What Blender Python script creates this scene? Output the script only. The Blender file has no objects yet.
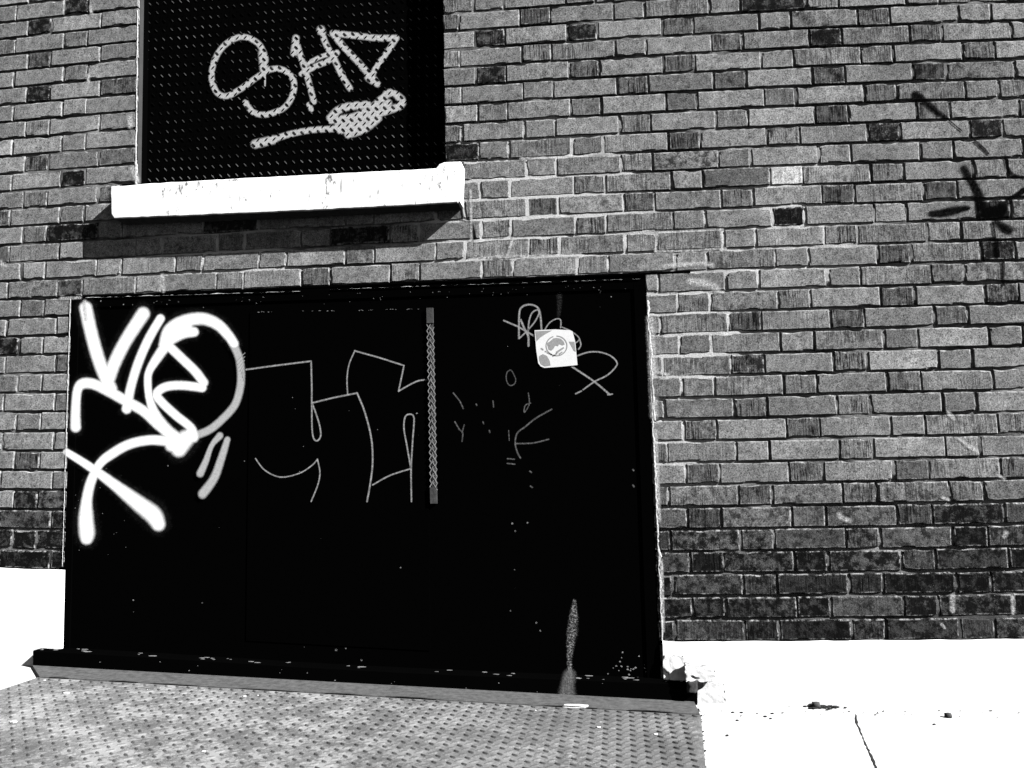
import bpy, bmesh, math, random
from mathutils import Vector, Matrix, noise

random.seed(11)
S = bpy.context.scene
COL = S.collection

# ------------------------------------------------------------------ camera
F_PX, PITCH, ROLL, YAW = 850.0, 0.12581, 0.00972, 0.12343
CAM = Vector((1.99169, -2.74056, 0.45174))
ROT = Matrix.Rotation(YAW, 3, 'Z') @ Matrix.Rotation(PITCH, 3, 'X') @ Matrix.Rotation(ROLL, 3, 'Y')


def at(px, py, y=0.0):
    """the point of the plane parallel to the wall at depth y that the photo shows at this pixel"""
    d = ROT @ Vector(((px - 511.5) / F_PX, 1.0, -(py - 383.5) / F_PX))
    t = (y - CAM.y) / d.y
    return CAM + d * t


def gz(x, y):
    """height of the sloping pavement"""
    k = [(-60, 1.75), (-1.0, -0.083), (0.0, -0.112), (1.1, -0.150), (2.2, -0.187), (2.7, -0.195), (3.3, -0.199), (5, -0.23), (60, -1.9)]
    z = k[-1][1]
    for (a, za), (b, zb) in zip(k, k[1:]):
        if x <= b:
            t = (x - a) / (b - a)
            z = za + (zb - za) * t
            break
    return z + 0.006 * min(0.0, y)


def on_ground(px, py, lift=0.0):
    d = ROT @ Vector(((px - 511.5) / F_PX, 1.0, -(py - 383.5) / F_PX))
    t = 2.0
    for _ in range(40):
        p = CAM + d * t
        t += (gz(p.x, p.y) + lift - p.z) / d.z * 0.9
    return CAM + d * t


cam_d = bpy.data.cameras.new('camera')
cam_d.sensor_width = 36.0
cam_d.lens = 36.0 * F_PX / 1024
cam_d.clip_start, cam_d.clip_end = 0.05, 500
cam = bpy.data.objects.new('camera', cam_d)
COL.objects.link(cam)
M = Matrix((ROT @ Vector((1, 0, 0)), ROT @ Vector((0, 0, 1)), ROT @ Vector((0, -1, 0)))).transposed()
cam.matrix_world = Matrix.Translation(CAM) @ M.to_4x4()
S.camera = cam
S.render.resolution_x, S.render.resolution_y = 1024, 768

# ------------------------------------------------------------------ light
SUN = Vector((2.15, -1.0, 1.80)).normalized()
w = bpy.data.worlds.new('World')
S.world = w
w.use_nodes = True
nt = w.node_tree
bg = nt.nodes['Background']
sky = nt.nodes.new('ShaderNodeTexSky')
sky.sky_type = 'NISHITA'
sky.sun_disc = False
sky.air_density, sky.dust_density = 0.35, 0.2     # deep clear sky, as through a red filter
sky.sun_elevation = math.asin(SUN.z)
sky.sun_rotation = math.atan2(SUN.x, SUN.y)
bw = nt.nodes.new('ShaderNodeRGBToBW')          # a black and white picture: a grey sky
nt.links.new(sky.outputs[0], bw.inputs[0])
nt.links.new(bw.outputs[0], bg.inputs['Color'])
bg.inputs['Strength'].default_value = 0.05
sd = bpy.data.lights.new('sun', 'SUN')
sd.energy = 5.0
sd.angle = math.radians(0.5)
so = bpy.data.objects.new('sun', sd)
COL.objects.link(so)
so.rotation_euler = SUN.to_track_quat('Z', 'Y').to_euler()
so.location = (4, -6, 6)
S.view_settings.view_transform = 'Standard'
S.view_settings.look = 'None'
S.view_settings.exposure = 1.30
S.view_settings.gamma = 1.0


# ------------------------------------------------------------------ node helpers
class NB:
    """small builder for a material's node tree"""

    def __init__(self, name):
        self.m = bpy.data.materials.new(name)
        self.m.use_nodes = True
        self.t = self.m.node_tree
        self.b = self.t.nodes['Principled BSDF']
        self.out = self.t.nodes['Material Output']
        self.obj = self.n('ShaderNodeTexCoord').outputs['Object']

    def n(self, kind, **kw):
        x = self.t.nodes.new(kind)
        for k, v in kw.items():
            setattr(x, k, v)
        return x

    def put(self, sock, v):
        if isinstance(v, (int, float)):
            if sock.type == 'RGBA':
                sock.default_value = (v, v, v, 1)
            elif sock.type == 'VECTOR':
                sock.default_value = (v, v, v)
            else:
                sock.default_value = v
        elif isinstance(v, tuple):
            sock.default_value = v
        else:
            self.t.links.new(v, sock)

    def math(self, op, a, b=0.0, c=0.0, clamp=False):
        x = self.n('ShaderNodeMath', operation=op, use_clamp=clamp)
        for s, v in zip(x.inputs, (a, b, c)):
            self.put(s, v)
        return x.outputs[0]

    def vmul(self, v, s):
        x = self.n('ShaderNodeVectorMath', operation='MULTIPLY')
        self.put(x.inputs[0], v)
        self.put(x.inputs[1], s)
        return x.outputs[0]

    def noise(self, scale, detail=4.0, rough=0.55, vec=None, wv=None):
        x = self.n('ShaderNodeTexNoise')
        if wv is not None:
            x.noise_dimensions = '4D'
            self.put(x.inputs['W'], wv)
        self.put(x.inputs['Vector'], self.obj if vec is None else vec)
        x.inputs['Scale'].default_value = scale
        x.inputs['Detail'].default_value = detail
        x.inputs['Roughness'].default_value = rough
        return x.outputs[0]

    def voro(self, scale, vec=None, feature='F1'):
        x = self.n('ShaderNodeTexVoronoi', feature=feature)
        self.put(x.inputs['Vector'], self.obj if vec is None else vec)
        x.inputs['Scale'].default_value = scale
        return x.outputs['Distance']

    def step(self, v, lo, hi, a=0.0, b=1.0, smooth=True):
        x = self.n('ShaderNodeMapRange')
        x.interpolation_type = 'SMOOTHSTEP' if smooth else 'LINEAR'
        for s, q in zip(x.inputs, (v, lo, hi, a, b)):
            self.put(s, q)
        return x.outputs[0]

    def mix(self, f, a, b):
        x = self.n('ShaderNodeMix')
        for s, q in zip((x.inputs[0], x.inputs[2], x.inputs[3]), (f, a, b)):
            self.put(s, q)
        return x.outputs[0]

    def attr(self, name):
        x = self.n('ShaderNodeAttribute', attribute_name=name)
        return x

    def xyz(self, v=None):
        x = self.n('ShaderNodeSeparateXYZ')
        self.put(x.inputs[0], self.obj if v is None else v)
        return x.outputs

    def near(self, p, r0, r1):
        x = self.n('ShaderNodeVectorMath', operation='DISTANCE')
        self.put(x.inputs[0], self.obj)
        x.inputs[1].default_value = p
        return self.step(x.outputs['Value'], r0, r1, 1.0, 0.0)

    def finish(self, col, rough=0.85, spec=0.3, bump=None, bstr=0.3, bdist=0.002, metal=0.0):
        c = self.n('ShaderNodeCombineColor')
        if isinstance(col, (int, float)):
            self.b.inputs['Base Color'].default_value = (col, col, col, 1)
        else:
            for s in c.inputs:
                self.put(s, col)
            self.t.links.new(c.outputs[0], self.b.inputs['Base Color'])
        self.put(self.b.inputs['Roughness'], rough)
        self.b.inputs['Specular IOR Level'].default_value = spec
        self.put(self.b.inputs['Metallic'], metal)
        if bump is not None:
            x = self.n('ShaderNodeBump')
            x.inputs['Strength'].default_value = bstr
            x.inputs['Distance'].default_value = bdist
            self.put(x.inputs['Height'], bump)
            self.t.links.new(x.outputs[0], self.b.inputs['Normal'])
        return self.m


# ------------------------------------------------------------------ materials
def mat_brick():
    k = NB('brick')
    a = k.attr('bk')
    s = k.n('ShaderNodeSeparateColor')
    k.put(s.inputs[0], a.outputs['Color'])
    tone, streak, blotch = s.outputs
    seed = k.math('MULTIPLY', a.outputs['Alpha'], 37.0)
    grain = k.noise(270, 3, 0.85, wv=seed)
    mid = k.noise(38, 5, 0.65, wv=seed)
    # wire-cut scratches running up and down the face
    sv = k.vmul(k.obj, (1.0, 0.2, 0.05))
    sn = k.noise(210, 3, 0.75, vec=sv, wv=seed)
    lines = k.step(sn, 0.42, 0.56)                       # 1 on dark grooves
    gate = k.step(k.noise(24, 4, 0.65, wv=k.math('ADD', seed, 9.0)), 0.34, 0.60)
    lines = k.math('MULTIPLY', k.math('MULTIPLY', lines, gate), streak)
    # scorched or sooty patches; the soot of the lowest courses creeps over nearly the whole face
    reach = k.math('MULTIPLY', blotch, 0.20)
    dn = k.noise(34, 8, 0.78, wv=k.math('ADD', seed, 3.0))
    dark = k.step(dn, k.math('SUBTRACT', 0.60, reach), k.math('SUBTRACT', 0.74, reach))
    dark = k.math('MULTIPLY', dark, k.math('MULTIPLY', blotch, 1.15), clamp=True)
    mott = k.step(k.noise(75, 6, 0.8, wv=k.math('ADD', seed, 5.0)), 0.50, 0.66)
    pits = k.step(k.noise(190, 4, 0.75, wv=seed), 0.54, 0.64)
    g = k.step(grain, 0.34, 0.66, 0.22, 1.75, smooth=False)
    m = k.step(mid, 0.28, 0.72, 0.60, 1.35, smooth=False)
    c = k.math('MULTIPLY', k.math('MULTIPLY', tone, g), m)
    c = k.math('MULTIPLY', c, k.math('SUBTRACT', 1.0, k.math('MULTIPLY', lines, 0.95)))
    c = k.math('MULTIPLY', c, k.math('SUBTRACT', 1.0, k.math('MULTIPLY', dark, 0.93)))
    c = k.math('MULTIPLY', c, k.math('SUBTRACT', 1.0, k.math('MULTIPLY', pits, 0.78)))
    c = k.math('MULTIPLY', c, k.math('SUBTRACT', 1.0, k.math('MULTIPLY', mott, 0.62)))
    cloud = k.step(k.noise(4.5, 6, 0.65), 0.32, 0.68, 0.62, 1.14, smooth=False)
    c = k.math('MULTIPLY', c, cloud)                      # old city soot lies in drifts over the wall
    bloom = k.step(k.noise(52, 7, 0.8), 0.62, 0.72)
    c = k.mix(k.math('MULTIPLY', bloom, 0.55), c, 0.46)
    rim = k.math('MULTIPLY', k.attr('rim').outputs['Fac'], k.step(k.noise(40, 6, 0.75), 0.47, 0.60))
    c = k.mix(k.math('MULTIPLY', rim, 0.8), c, 0.38)
    h = k.math('ADD', k.math('MULTIPLY', k.noise(380, 4, 0.75), 0.8), k.math('MULTIPLY', lines, -0.9))
    h = k.math('ADD', h, k.math('MULTIPLY', dark, -0.4))
    return k.finish(c, 0.95, 0.08, bump=h, bstr=0.7, bdist=0.0016)


def mat_mortar(base, light):
    k = NB('mortar')
    g = k.step(k.noise(500, 3, 0.7), 0.25, 0.75, 0.6, 1.4, smooth=False)
    spots = k.math('MAXIMUM', k.near((1.72, 0, 1.30), 0.25, 0.55), k.near((2.16, 0, 0.95), 0.12, 0.40))
    spots = k.math('MAXIMUM', spots, k.near((2.12, 0, 0.6), 0.05, 0.3))
    spots = k.math('MAXIMUM', spots, k.near((2.5, 0, 1.25), 0.1, 0.4))
    spots = k.math('MAXIMUM', spots, k.near((0.6, 0, 1.17), 0.1, 0.4))
    n1 = k.step(k.noise(7, 5, 0.65), 0.36, 0.66)
    f = k.math('ADD', k.math('MULTIPLY', n1, 0.40), k.math('MULTIPLY', spots, 0.85), clamp=True)
    x, y, z = k.xyz()
    low = k.step(z, 0.0, 0.42, 0.55, 0.0)
    f = k.math('MULTIPLY', f, k.math('SUBTRACT', 1.0, low))
    c = k.math('MULTIPLY', k.mix(f, base, light), g)
    return k.finish(c, 0.95, 0.1, bump=k.noise(260, 4, 0.7), bstr=0.7, bdist=0.003)


def mat_smear():
    k = NB('lime_smear')
    g = k.step(k.noise(160, 5, 0.75), 0.3, 0.65, 0.12, 0.75, smooth=False)
    return k.finish(g, 0.95, 0.1, bump=k.noise(180, 4, 0.7), bstr=0.6, bdist=0.003)


def mat_plinth():
    k = NB('white_painted_concrete')
    c = k.step(k.noise(6, 5, 0.6), 0.3, 0.7, 0.84, 0.90)
    spot = k.step(k.noise(70, 5, 0.7), 0.75, 0.78)
    c = k.mix(k.math('MULTIPLY', spot, 0.8), c, 0.2)
    x, y, z = k.xyz()
    return k.finish(c, 0.9, 0.2, bump=k.noise(60, 5, 0.65), bstr=0.25, bdist=0.004)


def mat_sill():
    k = NB('white_painted_stone')
    c = k.step(k.noise(9, 5, 0.6), 0.3, 0.7, 0.76, 0.88)
    v = k.vmul(k.obj, (1.0, 1.0, 0.42))
    spot = k.step(k.noise(48, 7, 0.75, vec=v), 0.585, 0.63)
    region = k.step(k.noise(8, 3, 0.6), 0.44, 0.56)
    c = k.mix(k.math('MULTIPLY', k.math('MULTIPLY', spot, region), 0.9), c, 0.10)
    drip = k.step(k.noise(90, 3, 0.5, vec=k.vmul(k.obj, (1.0, 1.0, 0.12))), 0.66, 0.70)
    c = k.mix(k.math('MULTIPLY', drip, k.math('MULTIPLY', region, 0.8)), c, 0.2)
    return k.finish(c, 0.9, 0.2, bump=k.noise(80, 5, 0.65), bstr=0.35, bdist=0.004)


def mat_black(name='black_paint', base=0.0008, specks=0.0, rough=0.95, spec=0.0):
    k = NB(name)
    c = base
    if specks:
        d = k.voro(26)
        size = k.step(k.noise(5, 4, 0.6), 0.50, 0.75, 0.0, 0.12 * specks)
        sp = k.math('LESS_THAN', d, size)
        rag = k.step(k.noise(300, 3, 0.7), 0.42, 0.55)
        sp = k.math('MULTIPLY', sp, rag)
        c = k.mix(sp, base, 0.22)
    return k.finish(c, rough, spec, bump=k.noise(45, 5, 0.6), bstr=0.15, bdist=0.003)


def mat_tread_black():
    k = NB('black_tread_sheet')
    wear = k.step(k.noise(11, 5, 0.65), 0.40, 0.68)
    x, y, z = k.xyz()
    low = k.step(z, 1.56, 1.72, 0.8, 0.0)
    top = k.step(y, 0.0687, 0.0679, 0.0, 1.0)           # worn pale tops on the taller bars alone: sunlit slant put into colour
    f = k.math('MULTIPLY', k.math('ADD', wear, low, clamp=True), top)
    c = k.mix(f, 0.001, 0.10)
    return k.finish(c, 0.9, 0.0, bump=k.noise(300, 3, 0.6), bstr=0.2, bdist=0.001)


def mat_plain(name, v, rough=0.85, spec=0.2, vary=0.25, scale=60, bstr=0.3):
    k = NB(name)
    g = k.step(k.noise(scale, 6, 0.7), 0.25, 0.75, v * (1 - vary), v * (1 + vary), smooth=False)
    return k.finish(g, rough, spec, bump=k.noise(scale * 3, 5, 0.7), bstr=bstr, bdist=0.003)


def mat_street_plate():
    k = NB('worn_tread_steel')
    x, y, z = k.xyz()
    g = k.step(k.noise(240, 4, 0.7), 0.25, 0.75, 0.6, 1.4, smooth=False)
    big = k.step(k.noise(4.2, 6, 0.62), 0.36, 0.68)
    h = k.attr('rise').outputs['Fac']
    base = k.mix(big, 0.095, 0.16)
    dust = k.math('MULTIPLY', k.step(k.noise(30, 6, 0.75), 0.46, 0.62), k.step(k.noise(3.2, 4, 0.6), 0.42, 0.60))
    base = k.mix(k.math('MULTIPLY', dust, 0.7), base, 0.26)
    c = k.math('MULTIPLY', base, g)
    spl = k.step(k.noise(24, 7, 0.72), 0.67, 0.72)
    c = k.mix(k.math('MULTIPLY', spl, 0.8), c, 0.55)
    left = k.math('MULTIPLY', k.step(x, -0.1, 0.9, 1.0, 0.0), k.step(k.noise(11, 8, 0.8), 0.47, 0.58))
    c = k.mix(k.math('MULTIPLY', left, 0.6), c, 0.38)
    c = k.mix(k.math('MULTIPLY', h, 0.75), c, 0.055)
    return k.finish(c, 0.75, 0.15, bump=k.noise(200, 4, 0.7), bstr=0.35, bdist=0.001, metal=0.0)


def mat_pavement():
    k = NB('pale_concrete')
    g = k.step(k.noise(140, 5, 0.7), 0.25, 0.75, 0.86, 1.12, smooth=False)
    b = k.step(k.noise(2.2, 6, 0.6), 0.3, 0.7, 0.56, 0.66)
    c = k.math('MULTIPLY', b, g)
    spot = k.step(k.noise(38, 5, 0.7), 0.745, 0.775)
    c = k.mix(k.math('MULTIPLY', spot, 0.75), c, 0.16)
    return k.finish(c, 0.95, 0.15, bump=k.noise(120, 5, 0.7), bstr=0.3, bdist=0.002)


def mat_spray(name, v, soft=0.35, patch=0.0, ragged=0.12, rough=0.7, mist=0.0):
    """sprayed or brushed paint: opaque in the middle of a stroke, misty at its edge"""
    k = NB(name)
    e = k.attr('edge').outputs['Fac']
    n = k.math('SUBTRACT', k.noise(420, 4, 0.8), 0.5)
    n2 = k.math('SUBTRACT', k.noise(60, 4, 0.7), 0.5)
    e2 = k.math('ADD', e, k.math('ADD', k.math('MULTIPLY', n, ragged * 3), k.math('MULTIPLY', n2, ragged)))
    al = k.step(e2, 1.0 - soft, 1.0 + soft * 0.25, 1.0, 0.0)
    if patch:
        p = k.step(k.noise(170, 6, 0.8), 0.5 - 0.12, 0.5 + 0.12 * (1 - patch) + 0.02)
        al = k.math('MULTIPLY', al, k.math('SUBTRACT', 1.0, k.math('MULTIPLY', p, patch)))
    if mist:                                              # fine droplets that drifted past the stroke
        mz = k.math('MULTIPLY', k.step(k.math('ADD', e, k.math('MULTIPLY', n2, 1.6)), 0.8, 1.9, 1.0, 0.0), k.step(k.noise(500, 3, 0.8), 0.35, 0.65))
        al = k.math('MAXIMUM', al, k.math('MULTIPLY', mz, mist))
    c = k.step(k.noise(120, 4, 0.7), 0.3, 0.7, v * 0.86, v * 1.06)
    k.finish(c, 0.95, 0.0)
    tr = k.n('ShaderNodeBsdfTransparent')
    mx = k.n('ShaderNodeMixShader')
    k.put(mx.inputs[0], al)
    k.t.links.new(tr.outputs[0], mx.inputs[1])
    k.t.links.new(k.b.outputs[0], mx.inputs[2])
    k.t.links.new(mx.outputs[0], k.out.inputs['Surface'])
    return k.m


BRICK = mat_brick()
MORTAR = mat_mortar(0.05, 0.50)
SMEAR = mat_smear()
PLINTH = mat_plinth()
SILL = mat_sill()
DOORBLACK = mat_black('black_door_paint', specks=1.0)
BARBLACK = mat_black('black_bar_paint', base=0.001, specks=0.6)
TREAD = mat_tread_black()
GREYSTEEL = mat_plain('grey_steel', 0.09, 0.6, 0.3, 0.3, 90)
FRAMEGREY = mat_plain('dull_grey_paint', 0.045, 0.7, 0.2, 0.2, 30)
WIRE = mat_plain('scuffed_steel', 0.20, 0.9, 0.1, 0.5, 120)
CHIP = mat_plain('bare_metal_chip', 0.20, 0.7, 0.2, 0.5, 150)
PLATE = mat_street_plate()
PAVE = mat_pavement()
ASPHALT = mat_plain('asphalt', 0.05, 0.95, 0.1, 0.3, 200)
ROCK = mat_plain('broken_concrete', 0.74, 0.95, 0.1, 0.35, 40, 0.35)
DARKROCK = mat_plain('dark_pebble', 0.06, 0.95, 0.1, 0.3, 80, 0.5)
LITTER = mat_plain('dark_dirt', 0.03, 1.0, 0.05, 0.5, 120)
CRACK = mat_plain('dirt_in_crack', 0.035, 1.0, 0.05, 0.5, 120)
FLAKE = mat_plain('white_flake', 0.75, 0.9, 0.1, 0.1, 80)
STICKER = mat_plain('white_vinyl', 0.66, 0.5, 0.3, 0.06, 60, 0.05)
STICKGREY = mat_plain('grey_print', 0.26, 0.5, 0.3, 0.25, 200, 0.05)
SPRAYWHITE = mat_spray('white_spray_paint', 0.86, 0.50, ragged=0.14, mist=0.015)
SPRAYGREY = mat_spray('thin_grey_spray_paint', 0.42, 0.50, patch=0.15, ragged=0.18)
SPRAYHAZE = mat_spray('overspray', 0.05, 0.95, patch=0.6, ragged=0.35)
SPRAYTREAD = mat_spray('white_paint_on_tread', 0.50, 0.45, patch=0.35, ragged=0.25)
MARKER = mat_spray('white_paint_marker', 0.36, 0.6, patch=0.55, ragged=0.25)
SCRATCH = mat_spray('scratched_paint', 0.16, 0.8, patch=0.7)
SPRAYBLACK = mat_spray('black_spray_paint', 0.002, 0.5, patch=0.26, ragged=0.48)
DRIP = mat_spray('pale_drip', 0.32, 0.6, patch=0.95, ragged=0.5)
RUNOFF = mat_spray('pale_run', 0.16, 0.6, patch=0.6, ragged=0.3)


# ------------------------------------------------------------------ mesh helpers
class MB:
    def __init__(self):
        self.v, self.f, self.a = [], [], []

    def add(self, vs, fs, a=None):
        o = len(self.v)
        self.v += [tuple(p) for p in vs]
        self.f += [tuple(i + o for i in f) for f in fs]
        if a is not None:
            self.a += a if isinstance(a, list) else [a] * len(vs)

    def box(self, x0, x1, y0, y1, z0, z1):
        self.hexa([(x0, z0), (x1, z0), (x1, z1), (x0, z1)], y0, y1)

    def hexa(self, q, y0, y1):
        """quad in x,z given counter-clockwise from the lower left, pulled from y0 (front) to y1"""
        vs = [(x, y0, z) for x, z in q] + [(x, y1, z) for x, z in q]
        n = len(q)
        fs = [tuple(range(n)), tuple(range(2 * n - 1, n - 1, -1))]
        fs += [(i, i + n, (i + 1) % n + n, (i + 1) % n) for i in range(n)]
        self.add(vs, fs)

    def build(self, name, mat, parent=None, attr=None, bevel=0.0, smooth=False):
        me = bpy.data.meshes.new(name)
        me.from_pydata(self.v, [], self.f)
        if attr == 'bk':
            c = me.attributes.new('bk', 'FLOAT_COLOR', 'POINT')
            c.data.foreach_set('color', [q for t in self.a for q in t])
        elif attr:
            c = me.attributes.new(attr, 'FLOAT', 'POINT')
            c.data.foreach_set('value', self.a)
        if bevel:
            b = bmesh.new()
            b.from_mesh(me)
            bmesh.ops.bevel(b, geom=list(b.edges), offset=bevel, segments=2, affect='EDGES', profile=0.6)
            b.to_mesh(me)
            b.free()
        if smooth:
            me.polygons.foreach_set('use_smooth', [True] * len(me.polygons))
        me.materials.append(mat)
        me.update()
        o = bpy.data.objects.new(name, me)
        COL.objects.link(o)
        if parent:
            o.parent = parent
        return o


def empty(name, loc, label, cat, group=None):
    o = bpy.data.objects.new(name, None)
    o.location = loc
    COL.objects.link(o)
    o['label'], o['category'] = label, cat
    if group:
        o['group'] = group
    return o


def tag(o, label, cat, group=None):
    o['label'], o['category'] = label, cat
    if group:
        o['group'] = group
    return o


def spline(pts, step):
    """Catmull-Rom through (x, y, halfwidth) points, resampled about every step pixels"""
    P = [pts[0]] + list(pts) + [pts[-1]]
    out = []
    for i in range(1, len(P) - 2):
        a, b, c, d = P[i - 1], P[i], P[i + 1], P[i + 2]
        L = math.dist(b[:2], c[:2])
        n = max(1, int(L / step))
        for k in range(n):
            t = k / n
            out.append(tuple(0.5 * (2 * b[q] + (c[q] - a[q]) * t + (2 * a[q] - 5 * b[q] + 4 * c[q] - d[q]) * t * t + (3 * b[q] - a[q] - 3 * c[q] + d[q]) * t ** 3) for q in range(3)))
    out.append(tuple(pts[-1]))
    return out


def stroke(mb, pts, hw, y, origin=(0, 0), scale=1.0, step=2.5, sharp=False, spread=1.3):
    """a painted line on the plane y; pts are (x, y[, halfwidth factor]) read off an enlarged photo"""
    q = [(origin[0] + p[0] / scale, origin[1] + p[1] / scale, hw * (p[2] if len(p) > 2 else 1.0)) for p in pts]
    if sharp:
        s = []
        for a, b in zip(q, q[1:]):
            n = max(1, int(math.dist(a[:2], b[:2]) / step))
            s += [tuple(a[k] + (b[k] - a[k]) * i / n for k in range(3)) for i in range(n)]
        s.append(q[-1])
    else:
        s = spline(q, step)
    W = [at(p[0], p[1], y) for p in s]
    R = [p[2] * (at(p[0] + 1, p[1], y) - at(p[0], p[1], y)).length for p in s]
    lat = [-spread, -1.0, -0.6, 0.0, 0.6, 1.0, spread]
    vs, at_, fs = [], [], []
    n = len(W)
    for i in range(n):
        t = (W[min(n - 1, i + 1)] - W[max(0, i - 1)])
        t.y = 0
        t = t.normalized() if t.length > 1e-9 else Vector((1, 0, 0))
        nrm = Vector((-t.z, 0, t.x))
        for l in lat:
            vs.append(W[i] + nrm * (l * R[i]))
            at_.append(abs(l))
    m = len(lat)
    for i in range(n - 1):
        for j in range(m - 1):
            fs.append((i * m + j, i * m + j + 1, (i + 1) * m + j + 1, (i + 1) * m + j))
    for end, sgn in ((0, -1), (n - 1, 1)):
        t = (W[min(n - 1, end + 1)] - W[max(0, end - 1)])
        t.y = 0
        t = t.normalized() if t.length > 1e-9 else Vector((1, 0, 0))
        t = t * sgn
        nrm = Vector((-t.z, 0, t.x))
        rings = []
        for rr in (0.6, 1.0, spread):
            row = []
            for k in range(9):
                a = -math.pi / 2 + math.pi * k / 8
                row.append(len(vs))
                vs.append(W[end] + (t * math.cos(a) + nrm * math.sin(a)) * (rr * R[end]))
                at_.append(rr)
            rings.append(row)
        c = len(vs)
        vs.append(W[end].copy())
        at_.append(0.0)
        for k in range(8):
            fs.append((c, rings[0][k], rings[0][k + 1]))
            for r in range(2):
                fs.append((rings[r][k], rings[r + 1][k], rings[r + 1][k + 1], rings[r][k + 1]))
    mb.add(vs, fs, at_)


def film(mb, strokes, y, step=1.1, reach=1.6, jitter=0.0):
    """one thin coat of paint on the plane y that unites many strokes; 'edge' is the distance from a stroke's middle in half widths"""
    D = {}
    for pts, hw, O, SC, sharp in strokes:
        q = [(O[0] + p[0] / SC, O[1] + p[1] / SC, hw * (p[2] if len(p) > 2 else 1.0)) for p in pts]
        if sharp:
            sm_ = []
            for a, b in zip(q, q[1:]):
                n = max(1, int(math.dist(a[:2], b[:2]) / 0.8))
                sm_ += [tuple(a[k] + (b[k] - a[k]) * i / n for k in range(3)) for i in range(n)]
            sm_.append(q[-1])
        else:
            sm_ = spline(q, 0.8)
        for x, yy, r in sm_:
            w_ = r * reach + 2 * step
            for i in range(int((x - w_) / step), int((x + w_) / step) + 2):
                for j in range(int((yy - w_) / step), int((yy + w_) / step) + 2):
                    d = math.hypot(i * step - x, j * step - yy) / r
                    if d < D.get((i, j), 9):
                        D[(i, j)] = d
    keep = {k for k, d in D.items() if d < reach}
    idx, vs, at_, fs = {}, [], [], []

    def vi(i, j):
        if (i, j) not in idx:
            idx[(i, j)] = len(vs)
            vs.append(at(i * step, j * step, y))
            at_.append(min(3.0, D.get((i, j), 3.0)))
        return idx[(i, j)]
    for (i, j) in keep:
        fs.append((vi(i, j), vi(i, j + 1), vi(i + 1, j + 1), vi(i + 1, j)))
    mb.add(vs, fs, at_)


# ------------------------------------------------------------------ brick lay-out
PU = 0.3128                       # one stretcher and one header
HD = 0.323                        # the header's share
JB, JH = 0.0086, 0.0074           # bed and head joint
CZ = [0.00245, -0.029747, 0.667103, 0.020569, 0.012111, 0.00928, -0.006559, -0.000894, -0.002155, -0.000742]
CX = [0.057175, 0.287772, -0.024221, 0.002089, 0.004458, -0.003587, -0.000241]


def _z(x, j):
    j = j / 10
    return (CZ[0] + CZ[1] * x + CZ[2] * j + CZ[3] * x * j + CZ[4] * x * x + CZ[5] * j * j + CZ[6] * x * x * j + CZ[7] * x * j * j + CZ[8] * j ** 3 + CZ[9] * x ** 3)


def bed(x, j):
    """height of bed joint j at x: slightly bowed old courses, straight beyond the part one sees"""
    xc, jc = min(3.5, max(-0.35, x)), min(33.0, max(-1.0, j))
    z = _z(xc, jc)
    return z + (j - jc) * 0.0672


def head(u, z):
    uc = min(11.0, max(-1.2, u))
    zc = min(2.4, max(-0.1, z))
    x = CX[0] + CX[1] * uc + CX[2] * zc + CX[3] * uc * zc + CX[4] * uc * uc + CX[5] * zc * zc + CX[6] * uc ** 3
    return x + (u - uc) * PU


def lerp_line(a, b, z):
    t = (z - a.z) / (b.z - a.z)
    return a.x + (b.x - a.x) * t


D_TL, D_TR, D_BL, D_BR = at(71, 298), at(644.5, 278), at(62.5, 650), at(659, 672)
W_L0, W_L1, W_R0, W_R1 = at(137.5, 0), at(134.5, 180), at(442, 0), at(444.5, 165)
S_L, S_R = 0.246, 1.489           # where the sill is bedded in the wall
J_DOOR, J_SILL0, J_SILL1, J_WTOP = 17, 21, 23, 46


def holes(c):
    """what is cut out of course c: (left x at z, right x at z)"""
    h = []
    if c < J_DOOR:
        h.append((lambda z: lerp_line(D_TL, D_BL, z), lambda z: lerp_line(D_TR, D_BR, z)))
    if J_SILL0 <= c < J_SILL1:
        h.append((lambda z: S_L, lambda z: S_R))
    if J_SILL1 <= c < J_WTOP:
        h.append((lambda z: lerp_line(W_L0, W_L1, z), lambda z: lerp_line(W_R0, W_R1, z)))
    return h


def rows():
    for c in range(-4, 78):
        yield c


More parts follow.
